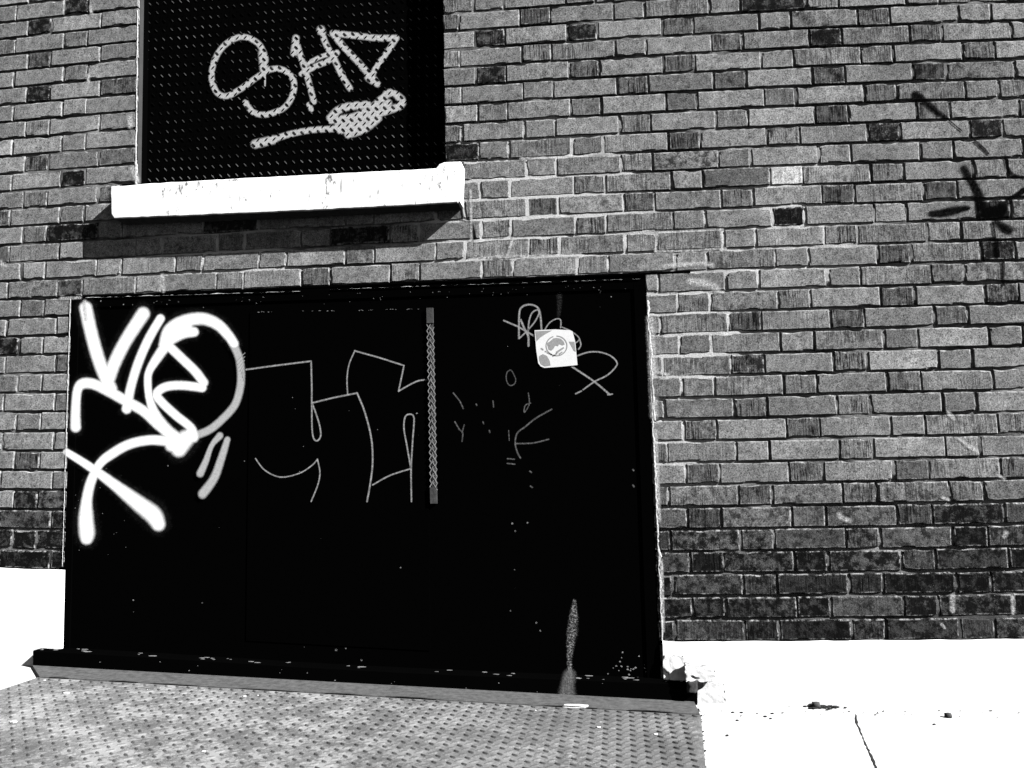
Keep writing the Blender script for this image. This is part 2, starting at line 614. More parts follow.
XL, XR = -3.2, 7.4
special = {}
for px, py, tone, st, bl in [
        (786, 176, 0.34, 0.35, 0), (745, 79, 0.20, 0.2, 0), (824, 36, 0.05, 0.6, 1), (833, 73, 0.08, 0.9, .7), (792, 217, 0.035, 1, 1), (994, 210, 0.04, 1, 1),
        (996, 250, 0.06, .7, 1), (931, 71, 0.06, 1, .8), (884, 131, 0.06, .6, 1), (831, 114, 0.07, 1, .6), (983, 127, 0.065, .5, 1), (895, 255, 0.075, 1, .5),
        (775, 4, 0.055, .5, 1), (970, 536, 0.018, .2, 1), (974, 582, 0.022, .3, 1), (1015, 582, 0.03, .4, 1), (816, 607, 0.03, .5, 1), (811, 562, 0.03, .5, 1),
        (925, 606, 0.05, .5, 1), (966, 514, 0.05, .4, 1), (745, 322, 0.08, 1, .4), (899, 296, 0.08, 1, .5), (846, 317, 0.08, 1, .4), (78, 7, 0.06, .3, 1),
        (38, 27, 0.05, .2, 1), (35, 94, 0.05, .3, 1), (70, 178, 0.05, .4, 1), (582, 32, 0.06, .6, 1), (486, 75, 0.06, .8, 1), (486, 37, 0.06, .8, .9),
        (459, 151, 0.035, .4, 1), (787, 196, 0.16, .3, 0), (783, 176, 0.34, 0.35, 0), (885, 212, 0.17, .2, .1), (783, 155, 0.155, .3, 0), (720, 155, .12, .3, .1),
        (250, 230, 0.05, .6, 1), (90, 225, .04, .5, 1), (340, 240, .05, 1, 1), (15, 350, .04, .3, 1), (24, 550, .02, .3, 1), (35, 571, .02, .3, 1)]:
    p = at(px, py)
    special[(p.x, p.z)] = (tone, st, bl)

facing = MB()
rims = []
mortar = MB()


def ring(q, nx, nz, inset, jit, y, fy=None):
    """points round the quad q, inset towards its middle and jittered"""
    (x0, z0), (x1, z1), (x2, z2), (x3, z3) = q
    P = []
    for i in range(nx):
        t = i / nx
        P.append((x0 + (x1 - x0) * t, z0 + (z1 - z0) * t, 0, 1 if i else 0.5))
    for i in range(nz):
        t = i / nz
        P.append((x1 + (x2 - x1) * t, z1 + (z2 - z1) * t, 1, 1))
    for i in range(nx):
        t = i / nx
        P.append((x2 + (x3 - x2) * t, z2 + (z3 - z2) * t, 2, 1))
    for i in range(nz):
        t = i / nz
        P.append((x3 + (x0 - x3) * t, z3 + (z0 - z3) * t, 3, 1))
    cx, cz = (x0 + x1 + x2 + x3) / 4, (z0 + z1 + z2 + z3) / 4
    hx, hz = abs(x1 - x0) / 2, abs(z3 - z0) / 2
    out = []
    for k, (x, z, side, _) in enumerate(P):
        fx = 1 - inset / max(hx, 0.004)
        fz = 1 - inset / max(hz, 0.004)
        out.append(Vector((cx + (x - cx) * fx + random.uniform(-jit, jit), y, cz + (z - cz) * fz + random.uniform(-jit, jit))))
    return out


def lay_brick(q, fine, key, header):
    cx = sum(p[0] for p in q) / 4
    cz = sum(p[1] for p in q) / 4
    w = abs(q[1][0] - q[0][0])
    if header:
        tone = random.gauss(0.225, 0.036)
        st = random.choice((0.1, 0.4, 0.8, 1.0)) if cx > 1.2 else random.choice((0, 0.1, 0.3, .6))
        bl = 0.0
        if random.random() < 0.28:
            tone *= random.uniform(0.55, 0.85)
            bl = random.uniform(0.25, 0.8)
            st = max(st, random.choice((0.3, 1.0)))
    else:
        tone = random.gauss(0.250, 0.032)
        st = random.choice((0.0, 0.15, 0.35, 0.7)) if cx > 1.2 else random.choice((0, 0, 0.1, .35))
        bl = random.choice((0, 0.2, 0.4, 0.8)) * random.random()
    if cz < 0.44:                         # street soot on the lowest courses
        t = min(1.0, (0.47 - cz) / 0.25)
        bl = max(bl, random.uniform(0.7, 1.0) * (0.7 + 0.3 * t))
        tone *= 1 - random.uniform(0.55, 0.9) * t
        if cx < 0.3:
            bl, tone = min(1, bl + .25), tone * 0.55
    for (sx, sz), v in special.items():
        if abs(sx - cx) < w / 2 and abs(sz - cz) < 0.031:
            tone, st, bl = v[0] * 1.75, v[1], v[2]
    y0 = random.gauss(0.0, 0.0005)
    if random.random() < 0.06 and cx < 2.8:
        y0 -= random.uniform(0.001, 0.003)
    r = random.uniform(-0.004, 0.004)
    q = [(x - r * (z - cz), z + r * (x - cx) * 0.6) for x, z in q]
    if fine:
        nx, nz = max(2, int(w / 0.016)), 3
        jo, ji = 0.0014, 0.0010
    else:
        nx, nz, jo, ji = 2, 1, 0.0004, 0.0004
    a = ring(q, nx, nz, 0.0, 0.0, 0.09)
    b = ring(q, nx, nz, -0.0002, jo, y0 + 0.0024)
    c = ring(q, nx, nz, 0.0022, ji, y0)
    for _k in range(random.choice((0, 1, 1, 2, 3)) if fine else 0):                      # a knocked corner
        k = random.randrange(len(b))
        for i in (k, (k + 1) % len(b)):
            c[i].y += 0.003
            b[i].y += 0.005
            c[i].z += 0.003 * (1 if c[i].z < cz else -1)
            b[i].z += 0.002 * (1 if b[i].z < cz else -1)
    d_ = ring(q, nx, nz, 0.0055, ji, y0)
    tx, tz = random.gauss(0, 0.0035), random.gauss(0, 0.012)
    for p in b + c + d_:
        p.y += tx * (p.x - cx) + tz * (p.z - cz)
    n = len(a)
    vs = a + b + c + d_
    fs = []
    for i in range(n):
        j = (i + 1) % n
        fs.append((i, j, n + j, n + i))
        fs.append((n + i, n + j, 2 * n + j, 2 * n + i))
        fs.append((2 * n + i, 2 * n + j, 3 * n + j, 3 * n + i))
    fs.append(tuple(range(3 * n, 4 * n)))
    rims.extend([1.0] * (3 * n) + [0.0] * n)
    facing.add(vs, fs, (max(0.012, tone), st, bl, random.random()))


def repoint(x, z):
    """how far the mortar stands back from the brick face"""
    d = 0.0078
    for (cx, cz, r, v) in ((1.72, 1.28, 0.50, 0.0030), (2.16, 0.95, 0.28, 0.0030), (2.12, 0.55, 0.15, 0.0035), (2.5, 1.22, 0.30, 0.0045), (0.6, 1.17, 0.2, 0.0045)):
        t = max(0.0, 1 - math.hypot(x - cx, z - cz) / r)
        d += (v - d) * min(1.0, t * 2.2)
    d *= 0.45 + 0.9 * min(1.0, max(0.0, noise.noise((x * 4.5, 1.7, z * 4.5)) * 1.6 + 0.62))
    n = noise.noise((x * 9, 3.3, z * 9)) * 0.5 + noise.noise((x * 33, 7.1, z * 60)) * 0.5
    return max(0.0022, d + n * 0.0046)


for c in rows():
    odd = c % 2
    zb_mid, zt_mid = bed(1.5, c), bed(1.5, c + 1)
    # where does the wall start above the plinth
    u0 = -11 if odd else -10.5
    cuts = []
    k = 0
    while u0 + k < 24:
        cuts.append((u0 + k, u0 + k + HD, True))
        cuts.append((u0 + k + HD, u0 + k + 1, False))
        k += 1
    H = holes(c)
    for ua, ub, hd in cuts:
        zc = bed(head((ua + ub) / 2, zb_mid), c + 0.5)
        xa, xb = head(ua, zc), head(ub, zc)
        if xb < XL or xa > XR:
            continue
        if (xa < 1.0 and c < 3) or (xa >= 1.0 and c < 0):
            continue
        za, zd = bed(xa, c), bed(xb, c)
        zA, zD = bed(xa, c + 1), bed(xb, c + 1)
        parts = [[xa + JH / 2, xb - JH / 2, None, None]]
        for hl, hr in H:
            nxt = []
            for s in parts:
                l, r = hl(zc), hr(zc)
                if s[1] <= l or s[0] >= r:
                    nxt.append(s)
                    continue
                if s[0] < l - 0.012:
                    nxt.append([s[0], l, None, hl])
                if s[1] > r + 0.012:
                    nxt.append([r, s[1], hr, None])
            parts = nxt
        if J_SILL1 <= c < J_WTOP and not odd and 0 < xa < 0.5:      # a longer bat closes the course at the window
            l = H[0][0](zc)
            if hd and xb < l < xb + 0.07:
                parts[0][1], parts[0][3] = l, H[0][0]
            elif not hd:
                parts = [p_ for p_ in parts if not (p_[3] is H[0][0] and p_[1] - p_[0] < 0.06)]
        for x0, x1, fl, fr in parts:
            t0 = (x0 - xa) / (xb - xa)
            t1 = (x1 - xa) / (xb - xa)
            j = random.gauss(0, 0.0007)
            b0, b1 = za + (zd - za) * t0 + JB / 2 + j, za + (zd - za) * t1 + JB / 2 + j
            e0, e1 = zA + (zD - zA) * t0 - JB / 2 + j, zA + (zD - zA) * t1 - JB / 2 + j
            g = 0.0012
            xl0 = (fl(b0) + random.uniform(0, .003)) if fl else x0 + random.gauss(0, g)
            xl1 = (fl(e0) + random.uniform(0, .003)) if fl else xl0
            xr0 = (fr(b1) - random.uniform(0, .003)) if fr else x1 + random.gauss(0, g)
            xr1 = (fr(e1) - random.uniform(0, .003)) if fr else xr0
            fine = -0.5 < xl0 < 3.6 and -0.1 < b0 < 2.5
            lay_brick([(xl0, b0), (xr0, b1), (xr1, e1), (xl1, e0)], fine, c, hd)

# mortar behind and between the bricks, as one uneven sheet with the openings left out
for c in range(-4, 78):
    H = holes(c)
    segs = [(lambda z: XL - 0.02, lambda z: XR + 0.02, None, None)]
    for hl, hr in sorted(H, key=lambda h: h[0](1.0)):
        a = segs.pop()
        segs.append((a[0], (lambda z, f=hl: f(z) - 0.004)))
        segs.append(((lambda z, f=hr: f(z) + 0.004), a[1]))
    for s in segs:
        fl, fr = s[0], s[1]
        zm = bed(1.5, c + .5)
        L = fr(zm) - fl(zm)
        n = max(2, int(L / 0.014))
        jr = [0.0, 0.09, 0.3, 0.5, 0.7, 0.91, 1.0]
        vs = []
        for jj in jr:
            for i in range(n + 1):
                x = fl(zm) + L * i / n
                z = bed(x, c + jj)
                x = fl(z) + (fr(z) - fl(z)) * i / n
                y = repoint(x, z)
                if 0.09 < jj < 0.91:
                    y = min(y, max(0.0022, y * 0.42))         # upright joints stand fuller
                vs.append((x, y, z))
        fs = []
        for a in range(len(jr) - 1):
            for i in range(n):
                fs.append((a * (n + 1) + i, a * (n + 1) + i + 1, (a + 1) * (n + 1) + i + 1, (a + 1) * (n + 1) + i))
        mortar.add(vs, fs)
        for f, sg in ((fl, 1), (fr, -1)):                      # returns into the openings
            if abs(f(zm)) < 2.9:
                z0, z1 = bed(f(zm), c), bed(f(zm), c + 1)
                mortar.add([(f(z0), 0.004, z0), (f(z1), 0.004, z1), (f(z1), 0.11, z1), (f(z0), 0.11, z0)], [(0, 1, 2, 3)])

bl = empty('brick_building', (1.5, 0.0, -0.16), 'old brick building front with a black steel door and a sheeted window', 'building')
bl_inv = Matrix.Translation((-1.5, 0.0, 0.16))


def part(mb, name, mat, parent=None, label=None, **kw):
    """a part whose coordinates are given in the world; parents sit at the building's base"""
    o = mb.build(name, mat, parent or bl, **kw)
    o.matrix_parent_inverse = bl_inv if (parent is None or parent is bl) else Matrix.Identity(4)
    if label:
        o['label'] = label
    return o


bf = part(facing, 'brick_facing', BRICK, attr='bk')
bf.data.attributes.new('rim', 'FLOAT', 'POINT').data.foreach_set('value', rims)
part(mortar, 'mortar', MORTAR)
core = MB()
core.box(XL, XR, 0.13, 0.45, -0.6, 5.3)
core.box(XL, XR, 0.01, 0.13, 5.18, 5.3)
part(core, 'backing_wall', FRAMEGREY)

# white painted plinth either side of the door
pr = MB()


def plinth(mb, x0, x1, j, yf, seed, ln=None):
    n = max(3, int((x1 - x0) / 0.03))
    prof = lambda x: [(yf, -0.62), (yf, bed(x, j) - 0.03), (yf + 0.0015, bed(x, j) - 0.006), (yf + 0.006, bed(x, j) + 0.001), (0.10, bed(x, j) + 0.004)]
    vs = []
    for i in range(n + 1):
        x = x0 + (x1 - x0) * i / n
        for k, (y, z) in enumerate(prof(x)):
            j1 = noise.noise((x * 14, k * 3.0 + seed, 0.5)) * 0.003 if k in (2, 3) else 0.0
            xx = ln(z) if (ln and i == n) else x
            vs.append((xx, y + (0.0015 * noise.noise((x * 3, k * 1.0, seed)) if k < 4 else 0), z + j1 + (0.002 * noise.noise((x * 60, 2, seed)) if k in (2, 3) else 0)))
    m = 5
    fs = [(i * m + k, (i + 1) * m + k, (i + 1) * m + k + 1, i * m + k + 1) for i in range(n) for k in range(m - 1)]
    fs.append(tuple(range(m - 1, -1, -1)))
    fs.append(tuple(n * m + k for k in range(m)))
    mb.add(vs, fs)


plinth(pr, D_BR.x + 0.012, XR, 0, -0.012, 4)
part(pr, 'plinth', PLINTH)
pl = MB()
plinth(pl, XL, at(62.5, 600).x, 3, -0.012, 9, lambda z: lerp_line(D_TL, D_BL, z))
part(pl, 'plinth', PLINTH)

# window: steel sheet with raised bars, frame strip, sill
win = MB()
YW = 0.07
win.box(W_L0.x - 0.06, W_R1.x + 0.05, YW, YW + 0.006, at(140, 180).z - 0.12, bed(1.0, J_WTOP) + 0.02)


def lozenge(mb, c, ax, up, nrm, L, Wd, H, val=None):
    vs = []
    for k in range(8):
        a = 2 * math.pi * k / 8
        vs.append(c + ax * (L * math.cos(a)) + up * (Wd * math.sin(a)))
    for k in range(8):
        a = 2 * math.pi * k / 8
        vs.append(c + ax * (L * 0.72 * math.cos(a)) + up * (Wd * 0.35 * math.sin(a)) + nrm * H)
    fs = [(k, (k + 1) % 8, 8 + (k + 1) % 8, 8 + k) for k in range(8)] + [tuple(range(8, 16))]
    mb.add(vs, fs, ([0.1] * 8 + [1.0] * 8) if val is not None else None)


px_, pz_ = 0.0305, 0.0182
r = 0
z = at(140, 180).z - 0.1
while z < bed(1.0, J_WTOP):
    x = W_L0.x - 0.04 + (r % 2) * px_ / 2
    while x < W_R1.x + 0.03:
        a = math.radians(-48 if r % 2 else 48)
        ax = Vector((math.cos(a), 0, math.sin(a)))
        lozenge(win, Vector((x, YW - 0.0002, z)), ax, Vector((-ax.z, 0, ax.x)), Vector((0, -1, 0)), 0.0100, 0.0034, 0.0010 if r % 2 == 0 else 0.0024)  # alternate rows kept flat and dark, as if the sun missed them
        x += px_
    z += pz_
    r += 1
wn = part(win, 'window', TREAD)
wn_frame = MB()
for xf in (0,):
    a0, a1 = at(140, 0), at(138, 182)
    b0, b1 = a0.x + 0.018, a1.x + 0.018
    dz = 3.4
    sl = (W_L0.x - W_L1.x) / (W_L0.z - W_L1.z)
    wn_frame.hexa([(W_L1.x - 0.01, W_L1.z - 0.04), (W_L1.x + 0.0035, W_L1.z - 0.04), (W_L1.x + 0.0035 + sl * 1.6, W_L1.z + 1.56), (W_L1.x - 0.01 + sl * 1.6, W_L1.z + 1.56)], 0.012, 0.036)
ws = MB()
ws.hexa([(W_L1.x - 0.01, W_L1.z - 0.04), (W_L1.x + 0.0045, W_L1.z - 0.04), (W_L1.x + 0.0045 + sl * 1.6, W_L1.z + 1.56), (W_L1.x - 0.01 + sl * 1.6, W_L1.z + 1.56)], 0.037, 0.0698)
part(ws, 'dark_reveal_strip', BARBLACK, wn)  # black strip added over the sunlit reveal to keep it dark
wf = part(wn_frame, 'window_frame', FRAMEGREY, wn)

sill = MB()
YS = -0.070
q = [(110, 186), (110.5, 214), (114, 218), (180, 215.5), (250, 212.5), (320, 209.5), (390, 206), (440, 203.2), (457, 202.3), (459, 200), (460.5, 161.5), (459, 160.5), (443, 161.5), (439, 163.5), (435, 167.5), (360, 171.5), (250, 177), (142, 183), (136, 184)]
P = [at(x, y, YS) for x, y in q]
pts = []
for a, b in zip(P, P[1:] + P[:1]):
    n = max(1, int((b - a).length / 0.02))
    for i in range(n):
        p = a.lerp(b, i / n)
        pts.append((p.x + random.uniform(-.0008, .0008), p.z + random.uniform(-.0010, .0010)))
n = len(pts)
cx = sum(p[0] for p in pts) / n
vs = []
cz_ = lambda x: at(285, 192, YS).z + (x - at(285, 192, YS).x) * -0.003
for (x, z) in pts:
    vs.append((x, 0.075, z))
for (x, z) in pts:
    vs.append((x, YS + 0.004 + random.uniform(-.001, .001), z))
for (x, z) in pts:
    vs.append((x + (0.003 if x < 0.26 else -0.003 if x > 1.46 else 0), YS, z + (0.0035 if z < cz_(x) else -0.0035)))
fs = []
for k in (0, 1):
    for i in range(n):
        j = (i + 1) % n
        fs.append((k * n + i, k * n + j, (k + 1) * n + j, (k + 1) * n + i))
fs.append(tuple(range(2 * n, 3 * n)))
sill.add(vs, fs)
so_ = part(sill, 'window_sill', SILL)
so_.data.materials.append(mat_plain('sill_underside_shade', 0.10, 0.95, 0.05, 0.4, 60))
for f_ in so_.data.polygons:                                  # underside darkened: its shade is put into the colour
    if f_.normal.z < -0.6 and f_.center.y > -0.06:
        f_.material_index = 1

tg = MB()
O, SC = (200, 0), 3.413
T0 = YW - 0.0004
film(tg, [(pts, hw * 1.08, O, SC, sharp) for pts, hw, sharp in [
        ([(215, 235), (221, 195), (195, 145), (140, 124), (85, 150), (50, 200), (38, 260), (55, 312), (90, 326), (140, 300), (190, 264), (240, 235), (285, 238), (317, 272), (315, 320), (285, 366), (225, 389), (180, 381), (154, 348)], 3.1, False),
        ([(212, 180), (214, 200), (216, 232)], 4.4, True), ([(219, 232), (220, 262), (220, 290)], 1.0, True),
        ([(319, 180), (326, 128)], 3.6, True), ([(324, 130), (345, 200), (365, 262), (387, 345)], 3.1, False),
        ([(370, 355), (378, 372)], 2.6, True),
        ([(412, 105), (430, 152), (455, 196), (480, 250), (510, 300)], 3.2, False), ([(411, 100), (414, 108)], 4.4, True),
        ([(345, 250), (390, 226), (440, 204), (466, 178)], 3.0, False), ([(360, 218), (415, 190), (462, 180)], 2.4, False),
        ([(455, 112), (530, 120), (600, 128), (668, 128)], 3.4, False), ([(668, 130), (640, 172), (602, 225), (585, 258)], 3.0, False),
        ([(452, 112), (490, 160), (540, 212), (585, 265), (604, 285)], 3.4, False), ([(575, 262), (590, 272)], 4.6, True),
        ([(187, 490), (250, 475)], 4.6, True), ([(245, 475), (310, 455), (380, 442), (450, 438), (495, 432)], 3.3, False),
        ([(444, 400), (470, 375), (505, 362), (570, 356)], 4.2, False), ([(445, 408), (520, 398), (580, 370), (620, 335), (648, 315), (686, 338), (680, 360), (640, 375), (590, 392), (530, 410)], 4.0, False),
        ([(478, 442), (540, 424), (605, 388), (640, 350)], 4.2, False), ([(505, 456), (560, 437), (605, 402)], 4.4, False), ([(470, 425), (560, 400), (610, 352)], 4.0, False)]], T0, step=0.9, reach=1.4)
part(tg, 'painted_lettering', SPRAYTREAD, wn, 'white painted letters and scribble on the black tread sheet', attr='edge')

# door: black steel sheet with an overlaid leaf, frame, hinge, paint
YD = 0.007
dm = MB()
dm.hexa([(D_BL.x - 0.02, -0.30), (D_BR.x + 0.02, -0.30), (D_TR.x + 0.02, D_TR.z + 0.02), (D_TL.x - 0.02, D_TL.z + 0.02)], YD, YD + 0.05)
door = part(dm, 'door', DOORBLACK)
fr = MB()
for (a, b, ww) in ((at(72, 299, YD), at(63, 660, YD), 0.028), (at(644, 279, YD), at(659, 690, YD), -0.035)):
    q = [(b.x, -0.25), (b.x + ww, -0.25), (a.x + ww, a.z), (a.x, a.z)]
    if ww < 0:
        q = [q[1], q[0], q[3], q[2]]
    fr.hexa(q, YD - 0.006, YD + 0.004)
a, b = at(72, 300, YD), at(644, 280, YD)
fr.hexa([(a.x + .029, a.z - 0.028), (b.x - .036, b.z - 0.028), (b.x - .036, b.z + .01), (a.x + .029, a.z + .01)], YD - 0.0055, YD + 0.004)
part(fr, 'door_frame', DOORBLACK, door)
leaf = MB()
q = [at(246, 640, YD), at(430, 650, YD), at(426.5, 309, YD), at(250, 312, YD)]
leaf.hexa([(p.x, p.z) for p in q], YD - 0.003, YD + 0.003)
lf = part(leaf, 'door_leaf', DOORBLACK, door)
hg = MB()
T, B_ = at(430, 308, YD), at(434, 503, YD)


def hx(z, off):
    return T.x + (B_.x - T.x) * (z - T.z) / (B_.z - T.z) + off


def hquad(mb, z0, z1, w0, w1, y0, y1):
    mb.hexa([(hx(z1, w0), z1), (hx(z1, w1), z1), (hx(z0, w1), z0), (hx(z0, w0), z0)], y0, y1)


hz0, hz1 = T.z, B_.z
hquad(hg, hz0, hz0 - 0.052, -0.0115, 0.0105, YD - 0.012, YD - 0.003)
hquad(hg, hz1 + 0.052, hz1, -0.0115, 0.0105, YD - 0.012, YD - 0.003)
hquad(hg, hz0 - 0.05, hz1 + 0.05, -0.010, 0.0095, YD - 0.0055, YD - 0.003)
hinge = part(hg, 'hinge', mat_plain('dark_hinge_steel', 0.055, 0.9, 0.0, 0.5, 80), door, 'steel hinge strip with woven wire between two grey end plates')
wv = MB()
zz = hz0 - 0.056
pit = 0.0225
while zz - pit > hz1 + 0.045:
    for s_, yy, col in ((1, 0.0, -0.0055), (-1, -0.0018, -0.0055), (1, -0.0018, 0.0060), (-1, 0.0, 0.0060)):
        dz = 0.0 if col < 0 else pit * 0.45
        z0, z1 = zz - dz, zz - pit * 1.02 - dz
        x0, x1 = hx(z0, col - s_ * 0.0066), hx(z1, col + s_ * 0.0066)
        d = Vector((x1 - x0, 0, z1 - z0)).normalized()
        nn = Vector((-d.z, 0, d.x)) * random.uniform(0.0008, 0.0014)
        yA = YD - 0.010 + yy
        vs = [Vector((x0, yA, z0)) - nn, Vector((x1, yA, z1)) - nn, Vector((x1, yA, z1)) + nn, Vector((x0, yA, z0)) + nn]
        wv.hexa([(p.x, p.z) for p in vs], yA, yA + 0.0025)
    zz -= pit
part(wv, 'hinge_weave', WIRE, door)

big = MB()
O, SC = (40, 270), 4.267
Yp = YD - 0.0078
b_list = [
    ([(193, 160, 1.0), (215, 260), (245, 370), (275, 450), (300, 505)], 6.6),
    ([(438, 185, 1.05), (370, 290), (320, 385), (290, 465)], 6.6),
    ([(150, 668, 1.0), (150, 600, .9), (157, 515, .85), (180, 483), (230, 486), (300, 520), (370, 560), (440, 600), (500, 655), (560, 705)], 5.4),
    ([(512, 205, .95), (460, 295), (415, 400), (385, 500), (368, 590, 1.1)], 4.7),
    ([(655, 262, 1.0), (610, 268, 1.1), (560, 290, 1.2), (535, 320, 1.1), (500, 370), (464, 430, .8), (458, 480, .8), (466, 550, .8), (492, 620, 1.1), (540, 685, 1.3), (590, 720, 1.2)], 5.0),
    ([(530, 320, 1.2), (550, 255, 1.2), (610, 218, 1.25), (690, 206, 1.2), (755, 230, 1.1), (800, 275), (826, 312, .9)], 5.2),
    ([(565, 250), (620, 242)], 7.5),
    ([(540, 315), (600, 372), (660, 430), (696, 478, 1.0)], 4.8), ([(690, 500), (600, 490), (530, 498), (496, 528), (520, 565), (580, 620), (640, 670), (650, 710, 1.3)], 4.6),
    ([(640, 700), (600, 740), (560, 745)], 7.0),
]
O2 = (40, 410)
c_list = [
    ([(112, 178, .8), (180, 220, .9), (250, 268, 1.0), (330, 328, 1.25), (420, 398, 1.7), (480, 445, 1.9), (503, 485, 1.5)], 4.7),
    ([(600, 130, 1.3), (560, 132, 1.1), (470, 126), (380, 144), (300, 188), (250, 232, .9), (215, 305, 1.0), (198, 380, 1.1), (194, 460, 1.5), (198, 520, 1.6), (197, 545, 1.3)], 5.0),
    ([(590, 165, 1.0), (620, 120, 1.1)], 8.0),
]
film(big, [(p_, h_ * 1.10, O, SC, False) for p_, h_ in b_list] + [(p_, h_ * 1.10, O2, SC, False) for p_, h_ in c_list], Yp, step=1.0, reach=2.2)
part(big, 'bold_painted_tag', SPRAYWHITE, door, 'broad white spray painted letters V I E above an X', attr='edge')
gr = MB()
stroke(gr, [(815, 300), (845, 365), (855, 430), (852, 500), (828, 575), (770, 640), (720, 680), (660, 705)], 4.4, Yp + .0004, O, SC)
stroke(gr, [(765, 108, 1.1), (730, 150, .8), (706, 215, 1.0), (682, 268, 1.2)], 3.6, Yp, O2, SC)
stroke(gr, [(797, 125, .8), (770, 210), (740, 290, 1.1), (692, 355, 1.2)], 4.4, Yp - .0002, O2, SC)
part(gr, 'faint_painted_stroke', SPRAYGREY, door, 'thin grey sprayed curve and two slanting dashes beside the bold letters', attr='edge')
tk = MB()
for k in range(7):
    stroke(tk, [(838 + k * 5, 385 + k * 14), (872 - k, 352 + k * 16)], 0.5, Yp - .0005, O, SC, sharp=True)
line = MB()
O, SC = (230, 290), 3.2
Yl = YD - 0.0046
stroke(line, [(50, 253), (130, 242), (258, 226), (260, 300), (260, 360)], 0.95, Yl, O, SC, sharp=True, step=1.5)
stroke(line, [(260, 362), (261, 440), (266, 473), (278, 481), (289, 462), (282, 420), (262, 362)], 0.9, Yl - .0001, O, SC, step=1.5)
stroke(line, [(260, 360), (330, 343), (405, 328)], 0.95, Yl - .0002, O, SC, sharp=True)
stroke(line, [(405, 328), (430, 390), (450, 470), (455, 540), (450, 600), (437, 675)], 1.0, Yl - .0003, O, SC, step=1.5)
stroke(line, [(375, 333), (373, 280), (380, 235), (398, 193)], 0.8, Yl - .0004, O, SC, step=1.5)
stroke(line, [(398, 193), (480, 216), (555, 240), (538, 322)], 0.9, Yl - .0005, O, SC, sharp=True)
stroke(line, [(538, 322), (580, 298), (605, 288), (626, 286)], 0.9, Yl - .0006, O, SC, step=1.5)
stroke(line, [(80, 538), (110, 575), (160, 597), (220, 585), (260, 560), (278, 540)], 0.75, Yl - .0007, O, SC, step=1.5)
stroke(line, [(278, 540), (286, 580), (280, 620), (258, 675)], 0.8, Yl - .0008, O, SC, step=1.5)
stroke(line, [(455, 622), (510, 592), (577, 570)], 0.85, Yl - .0009, O, SC, step=1.5)
stroke(line, [(577, 568), (565, 500), (555, 440), (559, 405), (572, 396), (587, 407), (583, 480), (578, 570), (579, 675)], 0.9, Yl - .001, O, SC, step=1.5)
line.f += [tuple(i + len(line.v) for i in f) for f in tk.f]
line.v += tk.v
line.a += tk.a
part(line, 'thin_line_tag', MARKER, door, 'thin white paint marker lettering across the middle of the door', attr='edge')
ln2 = MB()
O, SC = (500, 290), 7.314
Y2 = YD - 0.0005
for i, (pts, hw, sharp) in enumerate([
        ([(25, 220), (130, 265), (250, 335)], 1.0, True), ([(515, 552), (680, 662), (800, 762)], 1.1, False), ([(785, 762), (818, 757)], 0.9, True),
        ([(135, 350), (135, 250), (140, 150), (165, 115), (210, 103), (260, 115), (285, 150), (295, 210), (300, 288)], 1.1, False),
        ([(148, 215), (180, 290), (203, 335), (205, 405)], 1.2, False), ([(137, 350), (190, 300), (250, 230), (282, 165), (270, 142), (230, 165), (208, 230), (201, 330)], 0.9, False),
        ([(325, 285), (360, 235), (410, 207), (440, 217), (440, 272)], 0.8, False), ([(450, 268), (520, 300), (577, 352), (540, 390)], 0.7, False), ([(577, 352), (588, 400), (570, 430)], 0.8, False),
        ([(560, 478), (640, 452), (720, 450), (800, 475), (850, 522), (842, 560), (780, 620), (690, 665), (605, 725)], 0.9, False), ([(592, 735), (550, 755)], 0.9, True)]):
    stroke(ln2, pts, hw, Y2 - .0001 * i, O, SC, sharp=sharp, step=1.2)
part(ln2, 'scribbled_tag', MARKER, door, 'looping white scribble around the square sticker', attr='edge')
sc = MB()
for i, (pts, hw) in enumerate([([(72, 583), (52, 592), (42, 625), (45, 660), (60, 688), (80, 695), (104, 680), (111, 650), (100, 620), (84, 590), (72, 581), (60, 588)], 0.65)]):
    stroke(sc, pts, hw, Y2, O, SC, step=0.6)
    part(sc, 'scratch', SCRATCH, door, 'faint scratched ring left of the sticker', attr='edge')
O, SC = (420, 280), 3.2
for i, (pts, hw) in enumerate([
        ([(105, 360), (125, 385), (137, 410)], .8), ([(110, 452), (125, 477), (135, 487), (133, 515)], .8), ([(133, 487), (140, 462)], .7), ([(345, 360), (348, 395), (332, 422), (335, 400), (352, 392)], .7),
        ([(420, 412), (370, 440), (335, 468), (310, 488), (303, 520), (310, 550), (320, 568)], .95), ([(305, 522), (360, 520), (410, 508)], .9), ([(278, 570), (300, 572)], .8), ([(278, 585), (302, 588)], .8),
        ([(232, 385), (234, 405)], .7), ([(178, 395), (180, 400)], .8), ([(220, 480), (222, 486)], .9), ([(200, 452), (202, 458)], .8), ([(350, 610), (355, 614)], .9), ([(352, 658), (358, 662)], .9), ([(680, 605), (682, 608)], 1.0), ([(680, 655), (683, 660)], 1.1), ([(713, 686), (716, 690)], 1.1), ([(282, 480), (284, 512)], .6)]):
    sc = MB()
    stroke(sc, pts, hw, Y2 - .0001 * (i % 9), O, SC, step=1.2)
    part(sc, 'scratch', SCRATCH, door, attr='edge')
dr = MB()
stroke(dr, [(574, 600, .4), (573, 615, 1.0), (572, 630, 1.2), (570, 645, .9), (569, 660, .6), (570, 682, .5)], 4.6, Y2, step=2)
part(dr, 'paint_drip', DRIP, door, 'pale flaking drip down the lower right of the door', attr='edge')
du = MB()
stroke(du, [(558, 284, 1), (559, 300, .9), (558, 315, .6)], 3.5, Y2, step=2)
